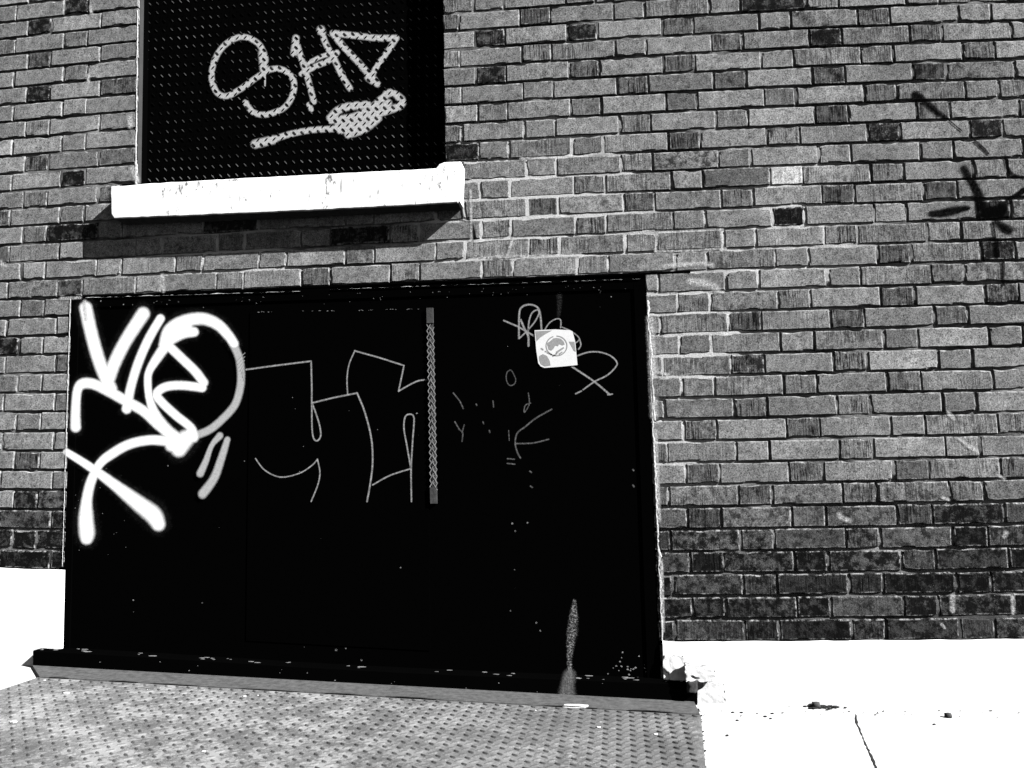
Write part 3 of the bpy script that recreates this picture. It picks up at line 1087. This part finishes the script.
part(du, 'dust_streak', mat_spray('dull_streak', 0.03, 0.8, patch=0.8, ragged=0.4), door, attr='edge')


def fleck(mb, p, r, ax, up, nrm, h=0.0007):
    n = random.randint(5, 7)
    ph = random.random() * 6.3
    vs = []
    for k in range(n):
        a = ph + 2 * math.pi * k / n
        rr = r * random.uniform(0.5, 1.2)
        vs.append(p + ax * (rr * 1.5 * math.cos(a)) + up * (rr * math.sin(a)) + nrm * h)
    o = [v - nrm * (h * 1.2) for v in vs]
    mb.add(vs + o, [tuple(range(n))] + [(k, k + n, (k + 1) % n + n, (k + 1) % n) for k in range(n)])


AX, UP, NR = Vector((1, 0, 0)), Vector((0, 0, 1)), Vector((0, -1, 0))
ch = MB()
for k in range(46):                                             # chipped paint along the top edge of the overlaid leaf
    t = random.random()
    if noise.noise((t * 9, 0, 0)) > -0.12:
        fleck(ch, at(255 + 170 * t, 311.5 - 3.0 * t + random.uniform(-.4, .4), YD - 0.0042), random.uniform(.0007, .0018), AX * 1.5, UP * .6, NR)
for k in range(60):
    t = random.random()
    fleck(ch, at(75 + 560 * t, 302 - 19 * t + abs(random.gauss(0, 4)), YD - 0.0062), random.uniform(.0004, .0013), AX, UP, NR)
for k in range(26):
    fleck(ch, at(66 + random.uniform(0, 60), random.uniform(470, 560), YD - 0.0005), random.uniform(.0005, .0013), AX * .6, UP, NR)
for k in range(30):
    fleck(ch, at(random.uniform(610, 655), 676 + random.gauss(-8, 10), YD - 0.0005), random.uniform(.001, .003), AX, UP, NR)
part(ch, 'chipped_paint', CHIP, door)['kind'] = 'stuff'

# steel lintel edge with lime along the door head and jambs
lt = MB()
a, b = at(66, 298.5), at(690, 274)
n = 60
vs = []
for i in range(n + 1):
    t = i / n
    x = a.x + (b.x - a.x) * t
    z = bed(x, 17)
    vs += [(x, -0.001, z - .0045), (x, -0.001, z + .0015), (x, 0.03, z + .0015), (x, 0.03, z - .0045)]
fs = [(i * 4 + k, (i + 1) * 4 + k, (i + 1) * 4 + (k + 1) % 4, i * 4 + (k + 1) % 4) for i in range(n) for k in range(4)] + [(3, 2, 1, 0), tuple(n * 4 + k for k in range(4))]
lt.add(vs, fs)
part(lt, 'lintel', BARBLACK)


def ragged(mb, a, b, wmin, wmax, y, seed, dx=1):
    """an uneven smear of lime from pixel a to pixel b, thin and slightly rounded"""
    n = int(math.dist(a, b) / 2.2)
    vs = []
    vert = abs(b[1] - a[1]) > abs(b[0] - a[0])
    for i in range(n + 1):
        t = i / n
        p = at(a[0] + (b[0] - a[0]) * t, a[1] + (b[1] - a[1]) * t, y)
        f = 0.5 + 0.7 * noise.noise((i * 0.16, seed, 0)) + 0.5 * noise.noise((i * 0.6, seed, 4))
        wd = max(0.0002, wmin + (wmax - wmin) * f)
        l = 0.0016 * noise.noise((i * .5, seed, 9))
        d = Vector((1, 0, 0)) if vert else Vector((0, 0, 1))
        vs += [p + d * (l), p + d * (l + wd * .3 * dx) + NR * 0.0016, p + d * (l + wd * .75 * dx) + NR * 0.0012, p + d * (l + wd * dx) - NR * 0.002]
    fs = [(i * 4 + k, (i + 1) * 4 + k, (i + 1) * 4 + k + 1, i * 4 + k + 1) for i in range(n) for k in range(3)]
    mb.add(vs, fs)


sm = MB()
ragged(sm, (646, 300), (661, 640), 0.001, 0.012, -0.0012, 1)
ragged(sm, (648, 330), (653, 420), 0.003, 0.012, -0.0018, 2)
ragged(sm, (70, 298), (62, 566), -0.0015, 0.0030, -0.0012, 3, -1)
ragged(sm, (85, 297.5), (300, 291), -0.002, 0.0040, -0.0020, 5)
ragged(sm, (330, 289), (640, 278.5), -0.002, 0.0026, -0.0020, 6)
ragged(sm, (134, 160), (134.5, 184), 0.004, 0.014, -0.0012, 7)
ragged(sm, (137, 10), (135.5, 160), -0.002, 0.003, -0.0012, 8)
lm = part(sm, 'lime_smear', SMEAR)
lm['kind'] = 'stuff'
sw = MB()
for i, (pts, hw) in enumerate([
        ([(650, 318), (652, 360), (654, 415)], 5.0), ([(655, 430), (657, 480), (659, 520)], 2.4), ([(661, 560), (663, 630)], 2.0), ([(655, 372), (668, 374)], 2.0), ([(648, 295), (676, 293)], 2.0), ([(655, 315), (700, 312)], 1.6),
        ([(660, 377), (690, 376), (712, 378)], 2.0), ([(664, 266), (700, 263), (712, 265)], 3.0), ([(690, 281), (705, 283), (716, 287)], 5.0), ([(129, 117), (130, 125)], 3.6), ([(132, 168), (137, 180)], 3.6), ([(90, 6), (91, 13)], 2.0), ([(88, 74), (88, 82)], 2.0),
        ([(838, 514), (842, 518), (849, 520)], 3.0), ([(1004, 536), (1006, 532)], 3.0), ([(958, 438, .5), (966, 444, 1), (974, 449, 1.4)], 2.6), ([(952, 596), (952, 610)], 3.4), ([(1012, 596), (1013, 612)], 2.6), ([(942, 497), (948, 499)], 2.0), ([(998, 475), (1004, 478)], 2.0), ([(953, 418), (948, 412)], 2.6), ([(941, 624), (944, 627)], 2.0),
        ([(660, 232), (700, 230), (722, 229)], 1.6), ([(657, 233), (655, 250)], 1.8), ([(720, 229), (722, 250)], 1.8), ([(655, 251), (690, 250), (725, 248)], 1.6), ([(470, 190), (471, 240)], 1.6), ([(480, 240), (500, 238), (540, 237)], 1.6), ([(512, 238), (506, 258)], 1.8), ([(470, 258), (520, 256), (580, 254)], 1.6),
        ([(70, 262), (90, 260)], 1.2), ([(84, 301), (86, 318)], 2.4), ([(162, 275), (163, 290)], 2.6), ([(520, 158), (545, 157)], 1.6), ([(0, 262), (4, 265)], 3.0), ([(60, 298), (80, 297)], 1.8)]):
    stroke(sw, pts, hw, -0.0020 - 0.00002 * i, step=2, spread=1.5)
lw = part(sw, 'lime_bloom', mat_spray('lime_bloom', 0.62, 0.8, patch=0.75, ragged=0.5), None, 'white patches of lime and paint on the brick', attr='edge')
lw['kind'] = 'stuff'


# black sprayed marks on the brick at the right
bs = MB()
O, SC = (640, 0), 2.667
film(bs, [(p_, h_, (0, 0), 1.0, False) for p_, h_ in [
    ([(915.5, 95, 1.0), (921, 98, .8), (932, 107, .62), (941, 114, .5), (947, 118, .3)], 5.6), ([(949, 120), (955, 125), (961, 130)], 0.9),
    ([(974, 140, .7), (982, 147, 1), (988, 153, .6)], 2.0), ([(1005, 158), (1008, 169), (1014, 175), (1024, 177)], 2.2), ([(1024, 189, 1), (1017, 194, .8), (1008, 198, .4)], 3.6),
    ([(964, 168, 1.0), (970, 179, 1.1), (976, 190, 1.2), (980, 200, 1.3)], 4.6), ([(931, 213, .8), (944, 212, 1.1), (957, 209, 1.0), (968, 207, .6)], 4.6),
    ([(980, 205), (990, 211), (1002, 208)], 6.8), ([(982, 214), (1000, 214)], 5.0), ([(996, 221, .6), (1003, 226, 1.0), (1009, 229, 1.25)], 4.6), ([(992, 222), (994, 231), (995, 240)], 1.5), ([(996, 240), (997, 255)], 3.0), ([(1003, 262), (1003, 284)], 1.7)]], -0.0020, step=0.9, reach=1.6)
part(bs, 'black_spray_mark', SPRAYBLACK, None, 'black sprayed scribble with a drip on the brick at the right', attr='edge')

ck2 = MB()
film(ck2, [(p_, h_, (0, 0), 1.0, True) for p_, h_ in [([(460.5, 200, .7), (461, 208, .7), (462.5, 217, .8), (470.5, 220, .8), (473, 230, 1.2), (474.5, 238, 1)], 1.8)]], -0.0018, step=0.6, reach=1.6)
part(ck2, 'settlement_crack', SPRAYBLACK, None, 'dark stepped crack in the brick joints right of the sill', attr='edge')
sm2 = MB()
film(sm2, [(p_, h_, (0, 0), 1.0, False) for p_, h_ in [([(742, 2), (760, 6), (790, 10), (812, 22)], 5), ([(826, 26), (822, 40), (834, 44)], 6), ([(828, 68), (842, 78)], 5), ([(700, 28), (720, 34)], 3)]], -0.0019, step=1.0, reach=1.7)
part(sm2, 'soot_smudge', mat_spray('soot_smudge', 0.01, 0.9, patch=0.85, ragged=0.6), None, 'dark soot smudges high on the brick', attr='edge')

# ------------------------------------------------------------------ sticker
p = at(555, 347, YD)
st = empty('sticker', (p.x, YD - 0.001, p.z), 'square white sticker with a grey round emblem stuck on the black door', 'sticker')
O, SC = (500, 290), 7.314
ys = YD - 0.0030


def poly(mb, pts, y0, y1, org):
    q = [at(O[0] + x / SC, O[1] + y_ / SC, y0) for x, y_ in pts]
    mb.hexa([(p.x - org.x, p.z - org.z) for p in q][::-1], y0 - org.y, y1 - org.y)


org = Vector((p.x, YD - 0.001, p.z))
sb = MB()
poly(sb, [(249, 291), (400, 284), (508, 290), (527, 300), (546, 370), (563, 545), (440, 557), (322, 566), (295, 556), (276, 532), (262, 440)], ys, YD + 0.001, org)
sb.build('backing', STICKER, st)
yk = ys - 0.0003
sp = MB()
poly(sp, [(255, 298), (378, 292), (330, 318), (290, 345), (264, 372)], yk, ys + .0001, org)
sp.build('corner_print', STICKGREY, st)
sp = MB()
poly(sp, [(282, 480), (310, 465), (340, 478), (360, 515), (366, 548), (325, 555), (296, 540), (283, 512)], yk, ys + .0001, org)
sp.build('corner_print', STICKGREY, st)
sp = MB()
poly(sp, [(500, 374), (541, 374), (550, 448), (535, 440)], yk, ys + .0001, org)
sp.build('corner_print', STICKGREY, st)
em = MB()
N = 40
for k in range(N):
    if k in (28, 29):
        continue
    a0, a1 = 2 * math.pi * k / N, 2 * math.pi * (k + 1) / N
    poly(em, [(410 + 80 * math.cos(a0), 405 + 76 * math.sin(a0)), (410 + 80 * math.cos(a1), 405 + 76 * math.sin(a1)), (410 + 72 * math.cos(a1), 405 + 68 * math.sin(a1)), (410 + 72 * math.cos(a0), 405 + 68 * math.sin(a0))], yk, ys + .0001, org)
poly(em, [(340, 385), (362, 372), (385, 350), (410, 346), (440, 352), (462, 372), (470, 395), (452, 402), (430, 392), (420, 408), (400, 402), (388, 425), (372, 440), (352, 432)], yk, ys + .0001, org)
poly(em, [(405, 448), (440, 425), (462, 412), (466, 422), (440, 440), (412, 462)], yk, ys + .0001, org)
poly(em, [(424, 462), (450, 446), (456, 452), (430, 470)], yk, ys + .0001, org)
poly(em, [(352, 396), (366, 392), (368, 404), (356, 408)], yk - .0002, ys + .0001, org)
for (x, y_) in [(300, 425), (308, 432), (330, 446), (345, 456), (358, 462), (370, 468), (384, 478), (396, 472), (408, 462)]:
    poly(em, [(x - 7, y_ - 4), (x + 6, y_ - 6), (x + 8, y_ + 5), (x - 5, y_ + 6)], yk, ys + .0001, org)
em.build('emblem', STICKGREY, st)

# ------------------------------------------------------------------ steel angle bar across the foot of the door
YB = -0.050
pb = [(32.5, 650, 668.5), (62, 651, 670), (142, 655.5, 675.5), (243, 662, 682), (297, 665.5, 685.5), (400, 671, 692), (500, 675.5, 697.5), (600, 679.5, 701), (650, 681.5, 702.5), (697, 683, 703.5)]
bar = MB()
vs = []
base = at(360, 690, YB)
for (x, yt, yb) in pb:
    t, b = at(x, yt, YB), at(x, yb, YB)
    g = gz(b.x, YB) - 0.02
    vs += [(b.x, YB, min(b.z, g + 0.03) - 0.004), (t.x, YB, t.z - .004), (t.x, YB + .003, t.z), (t.x, 0.0165, t.z + 0.001), (t.x, 0.0165, t.z - .012), (b.x, YB + 0.012, t.z - 0.012), (b.x, YB + 0.012, b.z - 0.004)]
m = 7
n = len(pb)
fs = [(i * m + k, i * m + (k + 1) % m, (i + 1) * m + (k + 1) % m, (i + 1) * m + k) for i in range(n - 1) for k in range(m)] + [tuple(range(m)), tuple((n - 1) * m + k for k in range(m - 1, -1, -1))]
bar.add([Vector(v) - base for v in vs], fs)
th = bar.build('threshold_bar', BARBLACK)
th.location = base
tag(th, 'black steel angle bar lying along the foot of the black door', 'threshold')
cp = MB()
for k in range(130):
    t = random.random()
    if noise.noise((t * 14, 5, 0)) < -0.05:
        continue
    i = min(n - 2, int(t * (n - 1)))
    f = t * (n - 1) - i
    x = pb[i][0] + (pb[i + 1][0] - pb[i][0]) * f
    y_ = pb[i][1] + (pb[i + 1][1] - pb[i][1]) * f
    p = at(x, y_, YB) + Vector((0, random.uniform(0.004, 0.05), 0.0008))
    fleck(cp, p - base, random.uniform(.0015, .006), AX * random.uniform(1, 2.4), Vector((0, 1, 0)), UP)
for k in range(14):
    x = random.uniform(40, 690)
    t = (x - 32) / 665
    p = at(x, 658 + 34 * t + random.uniform(-5, 8), YB - .0004)
    fleck(cp, p - base, random.uniform(.0006, .002), AX, UP, NR)
cp.build('chipped_paint', CHIP, th)['kind'] = 'stuff'
ru = MB()
stroke(ru, [(569, 675, .9), (567, 686, 1.0), (566, 700, 1.35)], 8.0, YB - 0.0006, step=2)
ru.v = [tuple(Vector(v) - base) for v in ru.v]
ru.build('paint_run', RUNOFF, th, attr='edge')

# ------------------------------------------------------------------ tread plate on the pavement
pL, pR = at(32, 669, YB).x, on_ground(697, 708).x
plate = MB()
Y1_ = -2.05
x0, x1 = on_ground(24, 684).x, pR
e0, e1 = on_ground(697, 712), on_ground(702.5, 768)
x2 = e0.x + (e1.x - e0.x) * (Y1_ - e0.y) / (e1.y - e0.y)
Y0, Y1 = -0.195, -2.05
LIFT = 0.008
nx = 40
cen = Vector(((x0 + x1) / 2, -1.1, gz((x0 + x1) / 2, -1.1)))


def gpt(x, y, lift):
    return Vector((x, y, gz(x, y) + lift)) - cen


vs, av = [], []
for (y, l) in ((Y0, -0.03), (Y0, LIFT), (Y1, LIFT), (Y1, -0.03)):
    for i in range(nx + 1):
        xe = x1 if y == Y0 else x2
        vs.append(gpt(x0 + (xe - x0) * i / nx, y, l))
        av.append(0.0)
fs = [(a * (nx + 1) + i, (a + 1) * (nx + 1) + i, (a + 1) * (nx + 1) + i + 1, a * (nx + 1) + i + 1) for a in range(3) for i in range(nx)]
m = nx + 1
fs += [(0, m, 2 * m, 3 * m), (nx, nx + 3 * m, nx + 2 * m, nx + m)]
plate.add(vs, fs, av)
px_, py_ = 0.0350, 0.0220
r = 0
y = Y0 - 0.02
while y > Y1 + 0.01:
    x = x0 + 0.02 + (r % 2) * px_ / 2
    q_ = 0
    while x < x1 + (x2 - x1) * (y - Y0) / (Y1 - Y0) - 0.014:
        q_ += 1
        a = math.radians(40 if r % 2 else -40)
        ax = Vector((math.cos(a), math.sin(a), 0))
        wear = noise.noise((x * 3, y * 3, 1)) * 0.5 + 0.5
        lozenge(plate, gpt(x, y, LIFT - 0.0002), ax, Vector((-ax.y, ax.x, 0)), UP, 0.0128, 0.0050, 0.0026 + 0.0020 * wear, 1.0)
        x += px_
    y -= py_
    r += 1
tp = plate.build('tread_plate', PLATE, attr='rise')
tp.location = cen
tag(tp, 'worn grey steel tread plate laid on the pavement before the door', 'steel plate')
fl = MB()
vs = []
for i in range(nx + 1):
    x = x0 + 0.004 + (x1 - x0 - 0.006) * i / nx
    xb_ = pL + (x1 - pL - 0.006) * i / nx
    vs += [gpt(xb_, YB - 0.001, 0.010), gpt(x, Y0 + 0.004, 0.0105), gpt(x, Y0 + 0.004, -0.02), gpt(xb_, YB - 0.001, -0.02)]
fs = [(i * 4 + k, i * 4 + (k + 1) % 4, (i + 1) * 4 + (k + 1) % 4, (i + 1) * 4 + k) for i in range(nx) for k in range(4)] + [(0, 3, 2, 1), tuple(nx * 4 + k for k in range(4))]
fl.add(vs, fs)
fl.build('edge_strip', mat_plain('smooth_grey_steel', 0.088, 0.8, 0.1, 0.55, 45, 0.3), tp)

seam = MB()
for (xa, xb, w_) in [(48, 68, .004), (108, 138, .004), (325, 363, .004), (386, 437, .005), (545, 598, .004), (627, 673, .004), (150, 200, .002), (240, 300, .002)]:
    q = []
    for i in range(9):
        x = xa + (xb - xa) * i / 8
        xw = at(x, 690, Y0).x
        ww = w_ * math.sin(math.pi * (i + .3) / 8.6) * random.uniform(.7, 1.1)
        q.append((gpt(xw, Y0 + 0.002 - ww, 0.0128), gpt(xw, Y0 + 0.002 + ww, 0.0128)))
    seam.add([v for a_ in q for v in a_], [(2 * i, 2 * i + 2, 2 * i + 3, 2 * i + 1) for i in range(8)])
sm_ = seam.build('seam_gap', CRACK, tp)
sm_['kind'] = 'stuff'

# white flakes scattered over the plate, and a splash under the drip
FL = 'white paint flakes on the tread plate'


def rock(name, loc, size, mat, seed, label, cat, group=None, rough=0.35, flat=1.0, sub=3, cut=0.5):
    bm = bmesh.new()
    bmesh.ops.create_icosphere(bm, subdivisions=sub, radius=1.0)
    for v in bm.verts:
        p = v.co.copy()
        d = 1 + rough * noise.noise(p * 1.3 + Vector((seed, seed * 2, 0))) + rough * .5 * noise.noise(p * 3.1 + Vector((seed, 0, seed)))
        p = p * d
        for ax_ in range(3):                                  # broken flat faces
            p[ax_] = max(-cut - .2, min(cut + .2, p[ax_]))
        p += Vector((noise.noise(p * 4 + Vector((seed, 3, 1))), noise.noise(p * 4 + Vector((1, seed, 5))), noise.noise(p * 4 + Vector((2, 6, seed))))) * 0.03
        v.co = Vector((p.x * size[0], p.y * size[1], p.z * size[2] * flat))
    me = bpy.data.meshes.new(name)
    bm.to_mesh(me)
    bm.free()
    me.polygons.foreach_set('use_smooth', [True] * len(me.polygons))
    me.materials.append(mat)
    o = bpy.data.objects.new(name, me)
    COL.objects.link(o)
    o.location = loc
    return tag(o, label, cat, group)


for k, (px, py, s) in enumerate([(66, 693, .012), (44, 680, .006), (244, 696, .007), (258, 695, .007), (13, 722, .011), (203, 751, .006), (147, 689, .004), (598, 727, .008), (655, 734, .008), (535, 710, .004)]):
    p = on_ground(px, py, LIFT + .001)
    rock('paint_flake', (p.x, p.y, p.z + s * .12), (s, s * .8, s * .25), FLAKE, k * 3.7 + 1,
         'small white flake of paint lying on the steel tread plate', 'paint flake', FL, sub=2, rough=.6)
p = on_ground(575, 705, 0.012)
o = rock('paint_splash', (p.x, p.y, p.z - .002), (.052, .021, .004), FLAKE, 3.3, 'flat white splash of dried paint under the drip at the black bar', 'paint splash', sub=3, rough=.5)

# broken end of the plinth
def lump(px0, px1, py0, py1, y, dy, seed, label, mat=ROCK, rough=.5, cut=.5):
    a, b = at(px0, py1, y), at(px1, py0, y)
    k = cut + .2
    return rock('broken_concrete', ((a.x + b.x) / 2, y + dy * .9, (a.z + b.z) / 2), (abs(b.x - a.x) / 2 / k, dy / k, abs(b.z - a.z) / 2 / k), mat, seed, label, 'concrete chunk', sub=5, rough=rough, cut=cut)


lump(663, 684, 655, 682, -0.015, 0.028, 2.1, 'rounded lump of broken concrete wedged beside the lower right door corner')
lump(685, 714, 664, 681, -0.070, 0.026, 5.4, 'flat topped concrete chunk resting on the right end of the black bar')
lump(695, 724, 682, 709, -0.022, 0.02, 8.8, 'white concrete lump at the foot of the plinth past the bar end')
p = at(690, 682, -0.06)
rock('dark_rubble', (p.x + .004, p.y, p.z - .01), (.022, .02, .026), DARKROCK, 4.4, 'dark crumbled lump under the flat concrete chunk at the bar end', 'rubble', sub=3, rough=.6)

# ------------------------------------------------------------------ pavement, road, small litter
gr_ = MB()
xs = [-60, -30, -12, -6, -3.5, -2] + [-1.2 + .1 * i for i in range(50)] + [4, 5, 6.5, 9, 14, 30, 60]
ysl = [0.3, -.02, -.1, -.25, -.5, -1, -1.6, -2.3, -3.2, -4.2]
for y_ in ysl:
    for x in xs:
        gr_.v.append((x, y_, gz(x, y_)))
nn = len(xs)
gr_.f = [(a * nn + i, (a + 1) * nn + i, (a + 1) * nn + i + 1, a * nn + i + 1) for a in range(len(ysl) - 1) for i in range(nn - 1)]
k0 = len(gr_.v)
for x in xs:                                                   # kerb face
    gr_.v.append((x, -4.2, gz(x, -4.2) - 0.14))
gr_.f += [((len(ysl) - 1) * nn + i, k0 + i, k0 + i + 1, (len(ysl) - 1) * nn + i + 1) for i in range(nn - 1)]
pv = gr_.build('pavement', PAVE)
pv['kind'] = 'structure'
pv['label'] = 'pale concrete pavement at the foot of the wall'
rd = MB()
for y_ in (-4.19, -60):
    for x in xs:
        rd.v.append((x, y_, gz(x, -4.2) - 0.136 + 0.0 * y_))
rd.f = [(i, nn + i, nn + i + 1, i + 1) for i in range(nn - 1)]
ro = rd.build('road', ASPHALT)
ro['kind'] = 'structure'
ro['label'] = 'asphalt road beyond the kerb'

ck = MB()
cpts = [(855, 713), (856.5, 722), (860, 731), (865.5, 744), (871, 755), (876, 768), (884, 785)]
cw = [.0012, .0036, .0016, .0020, .0028, .0036, .003]
prev = None
for i in range(len(cpts) - 1):
    for s in range(6):
        t = s / 6
        x = cpts[i][0] + (cpts[i + 1][0] - cpts[i][0]) * t + random.uniform(-.5, .5)
        y_ = cpts[i][1] + (cpts[i + 1][1] - cpts[i][1]) * t
        ww = (cw[i] + (cw[i + 1] - cw[i]) * t) * random.uniform(.35, 1.2)
        p = on_ground(x, y_, .0015)
        ck.v += [(p.x - ww, p.y, p.z), (p.x + ww, p.y, p.z)]
nck = len(ck.v) // 2
ck.f = [(2 * i, 2 * i + 1, 2 * i + 3, 2 * i + 2) for i in range(nck - 1)]
co = ck.build('crack', CRACK, pv)
co['label'] = 'dark crack running across the pavement'

for px, py, s, lab in [(948, 717, .013, 'dark round pebble alone on the pale pavement at the right'),
                       (816, 707, .016, 'largest dark pebble in the dirt against the white plinth')]:
    p = on_ground(px, py)
    rock('pebble', (p.x, p.y, p.z + s * .4), (s, s, s * .8), DARKROCK, px * .1, lab, 'pebble', sub=2, rough=.4)

li = MB()


def bit(px, py, r):
    p = on_ground(px, py, .002)
    fleck(li, p, r, AX, Vector((0, 1, 0)), UP, r * .5)


for k in range(60):
    bit(random.gauss(820, 9), 706.5 + random.gauss(0, 1.4), random.uniform(.002, .007))
for k in range(70):
    t = random.random()
    bit(698 + 5 * t + random.gauss(0, 1.3), 708 + 62 * t, random.uniform(.001, .005))
for k in range(46):
    bit(random.uniform(700, 1020), 710 + abs(random.gauss(0, 3)), random.uniform(.0008, .003))
for x, y_ in [(733, 712), (737, 720), (741, 712), (765, 716), (772, 713), (770, 718), (727, 735), (934, 724), (978, 707), (955, 706), (960, 708)]:
    bit(x, y_, .004)
lo = li.build('dirt_litter', LITTER)
lo['kind'] = 'stuff'
lo['label'] = 'dark specks of dirt along the plinth and plate edge'
lo['category'] = 'dirt'

S.render.engine = 'CYCLES'
S.cycles.max_bounces = 6
S.cycles.diffuse_bounces = 0
S.cycles.transparent_max_bounces = 24
